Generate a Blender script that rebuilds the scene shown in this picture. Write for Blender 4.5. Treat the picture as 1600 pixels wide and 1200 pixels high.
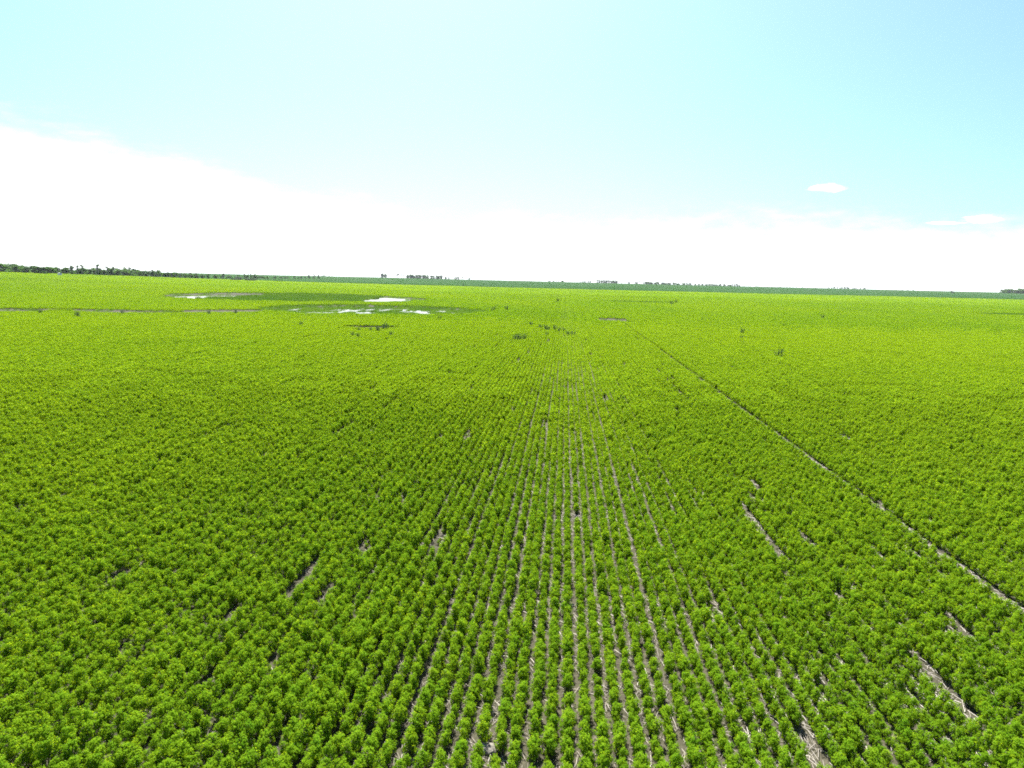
import bpy, bmesh, math, random
import numpy as np
from mathutils import Matrix, Vector, Euler

R = math.radians
random.seed(7)
rng = np.random.default_rng(11)
scene = bpy.context.scene
col = scene.collection
for o in list(bpy.data.objects):
    bpy.data.objects.remove(o, do_unlink=True)

# ------------------------------------------------------------------ camera
CAM_H = 8.0
YAW = R(4.0)          # camera looks 4 degrees left of the crop rows (rows run along +Y)
PITCH = R(8.0)
ROLL = R(1.37)
cam = bpy.data.cameras.new('camera')
cam.sensor_width = 36.0
cam.lens = 25.7
cam.clip_start = 0.1
cam.clip_end = 30000.0
cam_o = bpy.data.objects.new('camera', cam)
col.objects.link(cam_o)
cam_o.matrix_world = (Matrix.Translation((0, 0, CAM_H)) @ Matrix.Rotation(YAW, 4, 'Z')
                      @ Matrix.Rotation(R(90) - PITCH, 4, 'X') @ Matrix.Rotation(ROLL, 4, 'Z'))
scene.camera = cam_o

# ------------------------------------------------------------------ sky and sun
SUN_EL = R(54.0)
SUN_AZ = R(-13.0)      # compass angle from +Y, negative = towards -X
SKY_STRENGTH = 0.054
world = bpy.data.worlds.new('World')
scene.world = world
world.use_nodes = True
wt = world.node_tree
for n in list(wt.nodes):
    wt.nodes.remove(n)


def N(tree, typ, **kw):
    n = tree.nodes.new(typ)
    for k, v in kw.items():
        setattr(n, k, v)
    return n


def math_node(tree, op, a, b=None, c=None, clamp=False):
    n = tree.nodes.new('ShaderNodeMath')
    n.operation = op
    n.use_clamp = clamp
    for i, v in enumerate((a, b, c)):
        if v is None:
            continue
        if isinstance(v, (int, float)):
            n.inputs[i].default_value = v
        else:
            tree.links.new(v, n.inputs[i])
    return n.outputs[0]


def smooth(tree, v, lo, hi):
    n = tree.nodes.new('ShaderNodeMapRange')
    n.interpolation_type = 'SMOOTHSTEP'
    n.inputs[1].default_value = lo
    n.inputs[2].default_value = hi
    tree.links.new(v, n.inputs[0])
    return n.outputs[0]


sky = N(wt, 'ShaderNodeTexSky', sky_type='NISHITA', sun_disc=False)
sky.sun_elevation = SUN_EL
sky.sun_rotation = SUN_AZ
sky.altitude = 500
sky.air_density = 1.0
sky.dust_density = 2.8
sky.ozone_density = 6.0
tc = N(wt, 'ShaderNodeTexCoord')
sep = N(wt, 'ShaderNodeSeparateXYZ')
wt.links.new(tc.outputs['Generated'], sep.inputs[0])
el = math_node(wt, 'ARCSINE', sep.outputs[2])
az = math_node(wt, 'ARCTAN2', sep.outputs[0], sep.outputs[1])
cmb = N(wt, 'ShaderNodeCombineXYZ')
wt.links.new(az, cmb.inputs[0])
wt.links.new(math_node(wt, 'MULTIPLY', el, 3.2), cmb.inputs[1])


def wnoise(scale, detail, off, rough=0.5):
    mp = N(wt, 'ShaderNodeVectorMath', operation='ADD')
    mp.inputs[1].default_value = off
    wt.links.new(cmb.outputs[0], mp.inputs[0])
    n = N(wt, 'ShaderNodeTexNoise')
    n.inputs['Scale'].default_value = scale
    n.inputs['Detail'].default_value = detail
    n.inputs['Roughness'].default_value = rough
    wt.links.new(mp.outputs[0], n.inputs['Vector'])
    return n.outputs[0]


# a low bank of bright cloud round the horizon, its top higher towards the west (-X)
bank_n = wnoise(6.0, 8, (3.1, 0.4, 0.0), 0.62)
west = math_node(wt, 'MULTIPLY', sep.outputs[0], -1.0)
top = math_node(wt, 'MULTIPLY_ADD', smooth(wt, west, 0.22, 0.58), R(4.4), R(2.8))
top = math_node(wt, 'ADD', top, math_node(wt, 'MULTIPLY', math_node(wt, 'SUBTRACT', bank_n, 0.5), R(6.5)))
fine = wnoise(26.0, 6, (0.6, 3.4, 0.0), 0.65)
top = math_node(wt, 'ADD', top, math_node(wt, 'MULTIPLY', math_node(wt, 'SUBTRACT', fine, 0.5), R(3.2)))
bank = smooth(wt, math_node(wt, 'SUBTRACT', top, el), R(-3.0), R(2.2))
holes = smooth(wt, wnoise(8.0, 6, (1.3, 2.2, 0.0), 0.6), 0.50, 0.66)
hole_w = smooth(wt, el, R(2.5), R(6.5))
bank = math_node(wt, 'MULTIPLY', bank, math_node(wt, 'SUBTRACT', 1.0, math_node(wt, 'MULTIPLY', math_node(wt, 'MULTIPLY', holes, hole_w), 0.9)))


def small_cloud(a0, e0, ra, re_, off):
    da = math_node(wt, 'DIVIDE', math_node(wt, 'SUBTRACT', az, R(a0)), R(ra))
    de = math_node(wt, 'DIVIDE', math_node(wt, 'SUBTRACT', el, R(e0)), R(re_))
    r = math_node(wt, 'SQRT', math_node(wt, 'ADD', math_node(wt, 'MULTIPLY', da, da), math_node(wt, 'MULTIPLY', de, de)))
    nz = wnoise(40.0, 5, off, 0.6)
    v = math_node(wt, 'ADD', r, math_node(wt, 'MULTIPLY', math_node(wt, 'SUBTRACT', nz, 0.5), 2.6))
    return math_node(wt, 'SUBTRACT', 1.0, smooth(wt, v, 0.55, 1.15))


c1 = small_cloud(18.6, 7.0, 1.2, 0.30, (0.3, 0.1, 0))
c2 = small_cloud(27.9, 4.7, 1.2, 0.26, (2.1, 1.7, 0))
c3 = small_cloud(26.0, 4.5, 1.1, 0.11, (5.1, 0.7, 0))
cl = bank
for c in (c1, c2, c3):
    cl = math_node(wt, 'MAXIMUM', cl, c)
mixc = N(wt, 'ShaderNodeMix', data_type='RGBA')
wt.links.new(cl, mixc.inputs[0])
sky_tint = N(wt, 'ShaderNodeVectorMath', operation='MULTIPLY')     # colour grade on the whole sky, towards cyan: a little less red
sky_tint.inputs[1].default_value = (0.84, 1.0, 1.06)
wt.links.new(sky.outputs[0], sky_tint.inputs[0])
wt.links.new(sky_tint.outputs[0], mixc.inputs[6])
mixc.inputs[7].default_value = (7.5, 7.6, 7.8, 1)
bg = N(wt, 'ShaderNodeBackground')
bg.inputs['Strength'].default_value = SKY_STRENGTH
wt.links.new(mixc.outputs[2], bg.inputs['Color'])
wo = N(wt, 'ShaderNodeOutputWorld')
wt.links.new(bg.outputs[0], wo.inputs['Surface'])

sun = bpy.data.lights.new('sun', 'SUN')
sun.energy = 5.0
sun.angle = R(0.53)
sun.color = (1.0, 0.96, 0.88)
sun_o = bpy.data.objects.new('sun', sun)
col.objects.link(sun_o)
sdir = Vector((math.sin(SUN_AZ) * math.cos(SUN_EL), math.cos(SUN_AZ) * math.cos(SUN_EL), math.sin(SUN_EL)))
sun_o.rotation_euler = sdir.to_track_quat('Z', 'Y').to_euler()
sun_o.location = (0, 0, 60)

vs = scene.view_settings
vs.view_transform = 'Standard'
vs.look = 'None'
vs.gamma = 1.0
vs.use_curve_mapping = False
vs.exposure = 2.0

scene.cycles.use_denoising = False
scene.cycles.filter_width = 1.8
scene.cycles.max_bounces = 6
scene.cycles.transmission_bounces = 4
scene.cycles.diffuse_bounces = 4
scene.cycles.transparent_max_bounces = 8
scene.cycles.volume_bounces = 0

# ------------------------------------------------------------------ plan coordinates and terrain
SY, CY = math.sin(YAW), math.cos(YAW)


def to_uw(x, y):          # plan coordinates: u across the view, w away from it
    return x * CY + y * SY, -x * SY + y * CY


def to_xy(u, w):
    return u * CY - w * SY, u * SY + w * CY


_tab = rng.random((256, 256))


def vnoise(x, y):
    x = np.asarray(x, float); y = np.asarray(y, float)
    xi = np.floor(x).astype(int); yi = np.floor(y).astype(int)
    fx = x - xi; fy = y - yi
    fx = fx * fx * (3 - 2 * fx); fy = fy * fy * (3 - 2 * fy)
    a = _tab[xi & 255, yi & 255]; b = _tab[(xi + 1) & 255, yi & 255]
    c = _tab[xi & 255, (yi + 1) & 255]; d = _tab[(xi + 1) & 255, (yi + 1) & 255]
    return (a * (1 - fx) + b * fx) * (1 - fy) + (c * (1 - fx) + d * fx) * fy


def fbm(x, y, o=4):
    s = 0; a = 0.5; t = 0
    for i in range(o):
        s = s + a * vnoise(x * 2 ** i + 17.3 * i, y * 2 ** i + 9.1 * i); t += a; a *= 0.5
    return s / t


def sstep(a, b, v):
    t = np.clip((np.asarray(v, float) - a) / (b - a), 0, 1)
    return t * t * (3 - 2 * t)


# sloughs: centre u, centre w, half width, half depth, bowl depth
PONDS = [(-35.0, 186.0, 26.0, 27.0, 0.60),     # front pond
         (-80.0, 276.0, 45.0, 52.0, 0.60),     # back pond
         (-22.5, 117.0, 4.6, 3.0, 0.30),       # small muddy pool
         (22.0, 161.0, 3.4, 6.5, 0.30)]        # mud patch by the tramline
DRY = [(205.0, 270.0, 46.0, 17.0), (56.0, 330.0, 24.0, 13.0), (120.0, 640.0, 90.0, 40.0), (60.0, 800.0, 90.0, 26.0),
       (-190.0, 620.0, 70.0, 30.0)]            # grassy hollows without water
STRIP_NEAR = [(-140, 106), (-81, 115), (-65, 135), (-48, 150), (-30, 170)]
STRIP_FAR = [(-140, 141), (-103, 147), (-74, 156), (-55, 171), (-40, 186)]


def ell(u, w, p):
    return np.sqrt(((u - p[0]) / p[2]) ** 2 + ((w - p[1]) / p[3]) ** 2)


def strip_mask(u, w):
    a = np.interp(u, [p[0] for p in STRIP_NEAR], [p[1] for p in STRIP_NEAR])
    b = np.interp(u, [p[0] for p in STRIP_FAR], [p[1] for p in STRIP_FAR])
    m = np.minimum(w - a, b - w)
    return np.where(u > -38, -1.0, m)


def height(x, y):
    x = np.asarray(x, float); y = np.asarray(y, float)
    u, w = to_uw(x, y)
    d = np.hypot(u, w)
    z = 9.2 * np.exp(-((u + 620) ** 2 + (w - 600) ** 2) / (2 * 200.0 ** 2))
    z = z + 8.0 * sstep(850, 2050, w) * (1 - 0.5 * sstep(3000, 8000, d))
    z = z + 2.0 * (fbm(u / 420.0 + 3, w / 420.0 + 8, 2) - 0.5) * sstep(900, 1800, d)
    z = z + 1.3 * (fbm(u / 160.0 + 31, w / 120.0 + 4, 2) - 0.5) * sstep(90, 420, d) * (1 - sstep(1200, 2400, d))
    for p in PONDS:
        z = z - p[4] * (1 - sstep(0.78, 1.06, ell(u, w, p)))
    for p in DRY:
        z = z - 0.35 * (1 - sstep(0.3, 1.1, ell(u, w, p)))
    z = z - 0.30 * sstep(0, 6, strip_mask(u, w))
    return z


# ------------------------------------------------------------------ materials
def new_mat(name):
    m = bpy.data.materials.new(name)
    m.use_nodes = True
    t = m.node_tree
    for n in list(t.nodes):
        t.nodes.remove(n)
    out = N(t, 'ShaderNodeOutputMaterial')
    return m, t, out


def leaf_mat(name, dark, light, trans, mix=0.45, tint=True, objrand=False):
    m, t, out = new_mat(name)
    if tint:
        a = N(t, 'ShaderNodeAttribute', attribute_type='INSTANCER', attribute_name='tint')
        f = a.outputs['Fac']
    elif objrand:
        f = N(t, 'ShaderNodeObjectInfo').outputs['Random']
    else:
        f = N(t, 'ShaderNodeNewGeometry').outputs['Random Per Island']
    ri = N(t, 'ShaderNodeNewGeometry').outputs['Random Per Island']
    f = math_node(t, 'ADD', f, math_node(t, 'MULTIPLY', math_node(t, 'SUBTRACT', ri, 0.5), 0.5), clamp=True)
    cr = N(t, 'ShaderNodeMix', data_type='RGBA')
    t.links.new(f, cr.inputs[0])
    cr.inputs[6].default_value = (*dark, 1)
    cr.inputs[7].default_value = (*light, 1)
    tr = N(t, 'ShaderNodeMix', data_type='RGBA')
    t.links.new(f, tr.inputs[0])
    tr.inputs[6].default_value = (trans[0] * 0.72, trans[1] * 0.85, trans[2], 1)
    tr.inputs[7].default_value = (*trans, 1)
    p = N(t, 'ShaderNodeBsdfDiffuse')
    t.links.new(cr.outputs[2], p.inputs['Color'])
    tl = N(t, 'ShaderNodeBsdfTranslucent')
    t.links.new(tr.outputs[2], tl.inputs['Color'])
    mx = N(t, 'ShaderNodeMixShader')
    mx.inputs[0].default_value = mix
    t.links.new(p.outputs[0], mx.inputs[1])
    t.links.new(tl.outputs[0], mx.inputs[2])
    t.links.new(mx.outputs[0], out.inputs['Surface'])
    return m


def plain_mat(name, c1_, c2_, scale=5.0, rough=0.85, spec=0.2, bump=0.0, detail=6):
    m, t, out = new_mat(name)
    g = N(t, 'ShaderNodeTexCoord')
    n = N(t, 'ShaderNodeTexNoise')
    n.inputs['Scale'].default_value = scale
    n.inputs['Detail'].default_value = detail
    t.links.new(g.outputs['Object'], n.inputs['Vector'])
    r = N(t, 'ShaderNodeValToRGB')
    r.color_ramp.elements[0].color = (*c1_, 1); r.color_ramp.elements[0].position = 0.3
    r.color_ramp.elements[1].color = (*c2_, 1); r.color_ramp.elements[1].position = 0.7
    t.links.new(n.outputs[0], r.inputs[0])
    p = N(t, 'ShaderNodeBsdfPrincipled')
    p.inputs['Roughness'].default_value = rough
    p.inputs['Specular IOR Level'].default_value = spec
    t.links.new(r.outputs[0], p.inputs['Base Color'])
    if bump:
        b = N(t, 'ShaderNodeBump')
        b.inputs['Strength'].default_value = bump
        b.inputs['Distance'].default_value = 0.05
        t.links.new(n.outputs[0], b.inputs['Height'])
        t.links.new(b.outputs[0], p.inputs['Normal'])
    t.links.new(p.outputs[0], out.inputs['Surface'])
    return m


M = {}
M['crop'] = leaf_mat('crop_leaf', (0.066, 0.160, 0.009), (0.135, 0.225, 0.010), (0.36, 0.49, 0.010), 0.46)
M['cereal'] = leaf_mat('cereal_leaf', (0.045, 0.115, 0.036), (0.070, 0.150, 0.045), (0.09, 0.20, 0.05), 0.40)
M['reed'] = leaf_mat('reed_leaf', (0.032, 0.080, 0.010), (0.085, 0.140, 0.018), (0.12, 0.22, 0.015), 0.40)
M['weed'] = leaf_mat('weed_leaf', (0.030, 0.060, 0.025), (0.075, 0.110, 0.050), (0.10, 0.16, 0.05), 0.3, tint=False)
M['crown'] = leaf_mat('tree_leaf', (0.035, 0.080, 0.022), (0.075, 0.135, 0.032), (0.11, 0.21, 0.035), 0.40, tint=False)
M['willow'] = leaf_mat('willow_leaf', (0.060, 0.085, 0.055), (0.120, 0.145, 0.095), (0.12, 0.16, 0.08), 0.3, tint=False)
M['stem'] = plain_mat('green_stem', (0.06, 0.10, 0.03), (0.12, 0.15, 0.05), 30)
M['bark'] = plain_mat('bark', (0.08, 0.075, 0.06), (0.20, 0.19, 0.16), 4, 0.9)
M['stone'] = plain_mat('field_stone', (0.10, 0.09, 0.075), (0.19, 0.175, 0.15), 14, 0.9, 0.2, 0.6)
M['white_wall'] = plain_mat('white_paint', (0.74, 0.74, 0.72), (0.82, 0.82, 0.80), 3, 0.6)
M['grey_roof'] = plain_mat('grey_metal_roof', (0.22, 0.23, 0.25), (0.32, 0.33, 0.35), 6, 0.5)
M['grey_door'] = plain_mat('grey_door', (0.30, 0.31, 0.32), (0.36, 0.37, 0.38), 6, 0.6)


def straw_mat():
    m, t, out = new_mat('straw')
    a = N(t, 'ShaderNodeAttribute', attribute_type='INSTANCER', attribute_name='tint')
    r = N(t, 'ShaderNodeValToRGB')
    e = r.color_ramp.elements
    e[0].color = (0.08, 0.068, 0.056, 1); e[1].color = (0.42, 0.385, 0.33, 1)
    k = e.new(0.55); k.color = (0.19, 0.165, 0.135, 1)
    t.links.new(a.outputs['Fac'], r.inputs[0])
    p = N(t, 'ShaderNodeBsdfPrincipled')
    p.inputs['Roughness'].default_value = 0.6
    t.links.new(r.outputs[0], p.inputs['Base Color'])
    t.links.new(p.outputs[0], out.inputs['Surface'])
    return m


M['straw'] = straw_mat()


def soil_mat():
    m, t, out = new_mat('soil')
    g = N(t, 'ShaderNodeTexCoord')

    def ns(scale, detail, sx=1.0, sy=1.0, rough=0.6):
        mp = N(t, 'ShaderNodeMapping')
        mp.inputs['Scale'].default_value = (sx, sy, 1)
        t.links.new(g.outputs['Object'], mp.inputs[0])
        n = N(t, 'ShaderNodeTexNoise')
        n.inputs['Scale'].default_value = scale
        n.inputs['Detail'].default_value = detail
        n.inputs['Roughness'].default_value = rough
        t.links.new(mp.outputs[0], n.inputs['Vector'])
        return n.outputs[0]
    n1 = ns(0.6, 8)
    n2 = ns(9.0, 8)
    n3 = ns(26.0, 4, 1.6, 0.5)
    v = math_node(t, 'ADD', math_node(t, 'MULTIPLY', n1, 0.35), math_node(t, 'ADD', math_node(t, 'MULTIPLY', n2, 0.4), math_node(t, 'MULTIPLY', n3, 0.25)))
    r = N(t, 'ShaderNodeValToRGB')
    e = r.color_ramp.elements
    e[0].position = 0.41; e[0].color = (0.026, 0.020, 0.015, 1)
    e[1].position = 0.62; e[1].color = (0.165, 0.135, 0.105, 1)
    k = e.new(0.5); k.color = (0.066, 0.053, 0.042, 1)
    t.links.new(v, r.inputs[0])
    wet = N(t, 'ShaderNodeAttribute', attribute_name='wet')
    wm = N(t, 'ShaderNodeMix', data_type='RGBA')
    t.links.new(wet.outputs['Fac'], wm.inputs[0])
    t.links.new(r.outputs[0], wm.inputs[6])
    wm.inputs[7].default_value = (0.040, 0.040, 0.024, 1)
    p = N(t, 'ShaderNodeBsdfPrincipled')
    p.inputs['Roughness'].default_value = 0.95
    p.inputs['Specular IOR Level'].default_value = 0.1
    t.links.new(wm.outputs[2], p.inputs['Base Color'])
    b = N(t, 'ShaderNodeBump')
    b.inputs['Strength'].default_value = 0.7
    b.inputs['Distance'].default_value = 0.04
    t.links.new(v, b.inputs['Height'])
    t.links.new(b.outputs[0], p.inputs['Normal'])
    t.links.new(p.outputs[0], out.inputs['Surface'])
    return m


M['soil'] = soil_mat()


def water_mat():
    m, t, out = new_mat('pond_water')
    g = N(t, 'ShaderNodeTexCoord')
    n = N(t, 'ShaderNodeTexNoise')
    n.inputs['Scale'].default_value = 1.6
    n.inputs['Detail'].default_value = 3
    t.links.new(g.outputs['Object'], n.inputs['Vector'])
    b = N(t, 'ShaderNodeBump')
    b.inputs['Strength'].default_value = 0.05
    b.inputs['Distance'].default_value = 0.05
    t.links.new(n.outputs[0], b.inputs['Height'])
    p = N(t, 'ShaderNodeBsdfPrincipled')
    p.inputs['Base Color'].default_value = (0.05, 0.05, 0.035, 1)
    p.inputs['Roughness'].default_value = 0.04
    p.inputs['IOR'].default_value = 1.33
    t.links.new(b.outputs[0], p.inputs['Normal'])
    t.links.new(p.outputs[0], out.inputs['Surface'])
    return m


M['water'] = water_mat()


# ------------------------------------------------------------------ helpers
def mesh_from(name, verts, faces, mat=None, smooth_=False):
    me = bpy.data.meshes.new(name)
    verts = np.asarray(verts, np.float32).reshape(-1, 3)
    me.vertices.add(len(verts))
    me.vertices.foreach_set('co', verts.ravel())
    if isinstance(faces, np.ndarray):
        nf, k = faces.shape
        me.loops.add(nf * k)
        me.loops.foreach_set('vertex_index', faces.astype(np.int32).ravel())
        me.polygons.add(nf)
        me.polygons.foreach_set('loop_start', np.arange(0, nf * k, k, dtype=np.int32))
        me.update(calc_edges=True)
    else:
        me.clear_geometry()
        me.from_pydata(verts.tolist(), [], faces)
        me.update()
    if mat:
        me.materials.append(mat)
    if smooth_:
        me.polygons.foreach_set('use_smooth', np.ones(len(me.polygons), bool))
    return me


def link(name, me, parent=None, loc=(0, 0, 0), **props):
    o = bpy.data.objects.new(name, me)
    col.objects.link(o)
    o.location = loc
    if parent:
        o.parent = parent
    for k, v in props.items():
        o[k] = v
    return o


def leaf_quads(c, n, size, aspect=0.55, r=None):
    """Rhombic leaves: centres c (k,3), normals n (k,3), lengths size (k,)."""
    r = r or rng
    c = np.asarray(c, float); n = np.asarray(n, float)
    n = n / np.linalg.norm(n, axis=1, keepdims=True)
    t = r.normal(size=c.shape)
    t -= n * np.sum(t * n, axis=1, keepdims=True)
    t /= np.linalg.norm(t, axis=1, keepdims=True) + 1e-9
    b = np.cross(n, t)
    s = np.asarray(size, float)[:, None] * 0.5
    v = np.stack([c - t * s, c + b * s * aspect + n * s * 0.15, c + t * s, c - b * s * aspect + n * s * 0.15], axis=1)
    f = np.arange(len(c) * 4).reshape(-1, 4)
    return v.reshape(-1, 3), f


def tube(pts, radii, sides=5):
    vs_, fs = [], []
    for i, (p, r) in enumerate(zip(pts, radii)):
        p = Vector(p)
        a = Vector(pts[max(0, i - 1)]); b = Vector(pts[min(len(pts) - 1, i + 1)])
        d = (b - a).normalized()
        q = d.to_track_quat('Z', 'Y')
        for k in range(sides):
            an = 2 * math.pi * k / sides
            vs_.append(p + q @ Vector((math.cos(an) * r, math.sin(an) * r, 0)))
        if i:
            o = (i - 1) * sides
            for k in range(sides):
                k2 = (k + 1) % sides
                fs.append((o + k, o + k2, o + sides + k2, o + sides + k))
    fs.append(tuple(range((len(pts) - 1) * sides, len(pts) * sides)))
    return [tuple(v) for v in vs_], fs


def join_tubes(lst):
    V, F = [], []
    for v, f in lst:
        o = len(V)
        V += v
        F += [tuple(i + o for i in q) for q in f]
    return V, F


_gn = {}


def scatter(name, pos, rot, scl, tint, var, protos, **props):
    """One object whose points carry instances of the prototype meshes."""
    me = bpy.data.meshes.new(name)
    pos = np.asarray(pos, np.float32)
    n = len(pos)
    me.vertices.add(n)
    me.vertices.foreach_set('co', pos.ravel())
    for nm, typ, arr in (('rotv', 'FLOAT_VECTOR', rot), ('sclv', 'FLOAT_VECTOR', scl)):
        me.attributes.new(nm, typ, 'POINT').data.foreach_set('vector', np.asarray(arr, np.float32).ravel())
    me.attributes.new('tint', 'FLOAT', 'POINT').data.foreach_set('value', np.asarray(tint, np.float32))
    me.attributes.new('var', 'INT', 'POINT').data.foreach_set('value', np.asarray(var, np.int32))
    o = link(name, me, **props)
    ng = bpy.data.node_groups.new(name, 'GeometryNodeTree')
    ng.interface.new_socket('Geometry', in_out='INPUT', socket_type='NodeSocketGeometry')
    ng.interface.new_socket('Geometry', in_out='OUTPUT', socket_type='NodeSocketGeometry')
    gi = ng.nodes.new('NodeGroupInput'); go = ng.nodes.new('NodeGroupOutput')
    jn = ng.nodes.new('GeometryNodeJoinGeometry')

    def attr(nm, typ):
        a = ng.nodes.new('GeometryNodeInputNamedAttribute')
        a.data_type = typ
        a.inputs['Name'].default_value = nm
        return a.outputs[0]
    ar, asl, av = attr('rotv', 'FLOAT_VECTOR'), attr('sclv', 'FLOAT_VECTOR'), attr('var', 'INT')
    e2r = ng.nodes.new('FunctionNodeEulerToRotation')
    ng.links.new(ar, e2r.inputs[0])
    for i, pr in enumerate(protos):
        cp = ng.nodes.new('FunctionNodeCompare')
        cp.data_type = 'INT'; cp.operation = 'EQUAL'
        ng.links.new(av, cp.inputs[2]); cp.inputs[3].default_value = i
        oi = ng.nodes.new('GeometryNodeObjectInfo')
        oi.inputs['Object'].default_value = pr
        oi.inputs['As Instance'].default_value = True
        ip = ng.nodes.new('GeometryNodeInstanceOnPoints')
        ng.links.new(gi.outputs[0], ip.inputs['Points'])
        ng.links.new(cp.outputs[0], ip.inputs['Selection'])
        ng.links.new(oi.outputs['Geometry'], ip.inputs['Instance'])
        ng.links.new(e2r.outputs[0], ip.inputs['Rotation'])
        ng.links.new(asl, ip.inputs['Scale'])
        ng.links.new(ip.outputs[0], jn.inputs[0])
    ng.links.new(jn.outputs[0], go.inputs[0])
    md = o.modifiers.new('scatter', 'NODES')
    md.node_group = ng
    return o


def proto(name, me):
    return bpy.data.objects.new(name, me)      # a source for instances, never linked to the scene


# ------------------------------------------------------------------ ground: one sheet to the horizon
def build_ground():
    ang = np.concatenate([np.linspace(-55, 55, 331)[:-1], np.linspace(55, 305, 84)[:-1]])
    rad = [0.0]
    r = 4.0
    while r < 9000:
        rad.append(r)
        r *= 1.016 if r < 1200 else 1.03
    rad = np.array(rad[1:])
    A, Rr = np.meshgrid(np.radians(ang), rad)
    u = Rr * np.sin(A); w = Rr * np.cos(A)
    x, y = to_xy(u, w)
    z = height(x, y)
    n = len(ang)
    V = np.stack([x, y, z], -1).reshape(-1, 3)
    V = np.vstack([V, [[0, 0, float(height(0, 0))]]])
    F = []
    i, j = np.meshgrid(np.arange(len(rad) - 1), np.arange(n), indexing='ij')
    a = i * n + j; b = i * n + (j + 1) % n
    F = np.stack([a, a + n, b + n, b], -1).reshape(-1, 4)
    c = len(V) - 1
    me = mesh_from('ground', V, F, M['soil'], True)
    bm = bmesh.new(); bm.from_mesh(me)
    bm.verts.ensure_lookup_table()
    for k in range(n):
        bm.faces.new((bm.verts[c], bm.verts[k], bm.verts[(k + 1) % n]))
    bmesh.ops.recalc_face_normals(bm, faces=bm.faces)
    bm.faces.ensure_lookup_table()
    if bm.faces[0].normal.z < 0:
        bmesh.ops.reverse_faces(bm, faces=bm.faces)
    bm.to_mesh(me); bm.free()
    me.polygons.foreach_set('use_smooth', np.ones(len(me.polygons), bool))
    uu, ww = to_uw(V[:, 0], V[:, 1])
    wet = 0.9 * sstep(-4, 0, strip_mask(uu, ww))
    for p in PONDS[:2]:
        wet = np.maximum(wet, 1 - sstep(1.08, 1.35, ell(uu, ww, p)))
    for p in PONDS[2:]:
        wet = np.maximum(wet, 0.3 * (1 - sstep(0.9, 1.25, ell(uu, ww, p))))
    me.attributes.new('wet', 'FLOAT', 'POINT').data.foreach_set('value', wet.astype(np.float32))
    return link('ground', me, kind='structure', label='brown soil of the wide flat prairie field', category='ground')


build_ground()


def pond_sheet(p, level, label):
    k = 72
    V = [(0, 0, 0)]
    for i in range(k):
        a = 2 * math.pi * i / k
        s = 0.99 + 0.10 * math.sin(3 * a + p[0]) + 0.05 * math.sin(7 * a + p[1])
        V.append((math.cos(a) * p[2] * s, math.sin(a) * p[3] * s, 0))
    F = [(0, 1 + i, 1 + (i + 1) % k) for i in range(k)]
    x, y = to_xy(p[0], p[1])
    o = link('pond_water', mesh_from('pond_water', V, F, M['water']), loc=(x, y, level), kind='structure', label=label, category='water')
    o.rotation_euler.z = YAW
    return o


def pond_level(p, drop):
    return float(height(*to_xy(p[0], p[1]))) + p[4] - drop


pond_sheet(PONDS[0], pond_level(PONDS[0], 0.24), 'bright shallow water of the front slough among reeds')
pond_sheet(PONDS[1], pond_level(PONDS[1], 0.24), 'bright water of the back slough around the reed bed')

# ------------------------------------------------------------------ crop plants
FIELD_END = 930.0
TRACK_X = 11.8          # a drill miss: a narrow bare line between two rows
ROW = 0.30


def plant_meshes(seed, n_tufts, leaves, leaf, h=0.36, rad=0.13):
    """A compact bushy plant: stems that fan out to leafy tufts, the tufts closing into a rounded head."""
    r = np.random.default_rng(seed)
    C, NN, S, stems = [], [], [], []
    for i in range(n_tufts):
        a = i * 2.39996 + r.normal(0, 0.25)
        q = math.sqrt((i + 0.5) / n_tufts)
        zz = h * (0.30 + 0.70 * math.sqrt(max(0.0, 1 - 0.92 * q * q))) * r.uniform(0.70, 1.16)
        k = rad * q * r.uniform(0.70, 1.10)
        tip = np.array([math.cos(a) * k, math.sin(a) * k, zz])
        out = np.array([math.cos(a) * q, math.sin(a) * q, 0.35 + 1.0 * (1 - q * q)])
        stems.append((np.array([tip[0] * 0.2, tip[1] * 0.2, 0]), tip))
        d = r.normal(0, 1, (leaves, 3)); d /= np.linalg.norm(d, axis=1, keepdims=True)
        sp = 0.040 * (rad / 0.12)
        c = tip + d * np.array([sp, sp, sp * 1.1]) * r.uniform(0.3, 1.0, (leaves, 1)) - np.array([0, 0, 0.02])
        low = r.random(leaves) < 0.22                       # leaves lower down the stem
        c[low] -= out * np.array([0.03, 0.03, 0.10]) * r.uniform(0.4, 1.6, (low.sum(), 1))
        C.append(c); NN.append(out / np.linalg.norm(out) * 1.25 + 0.45 * d + r.normal(0, 0.28, (leaves, 3)))
        S.append(leaf * r.uniform(0.7, 1.25, leaves))
    C = np.vstack(C); C[:, 2] = np.maximum(C[:, 2], 0.015)
    v, f = leaf_quads(C, np.vstack(NN), np.concatenate(S), 0.55, r)
    tv, tf = join_tubes([tube([tuple(b), tuple((b + t) / 2 + np.array([t[0], t[1], 0]) * 0.12), tuple(t)], [0.004, 0.003, 0.0012], 3) for b, t in stems[::2]])
    return v, f, tv, tf


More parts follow.
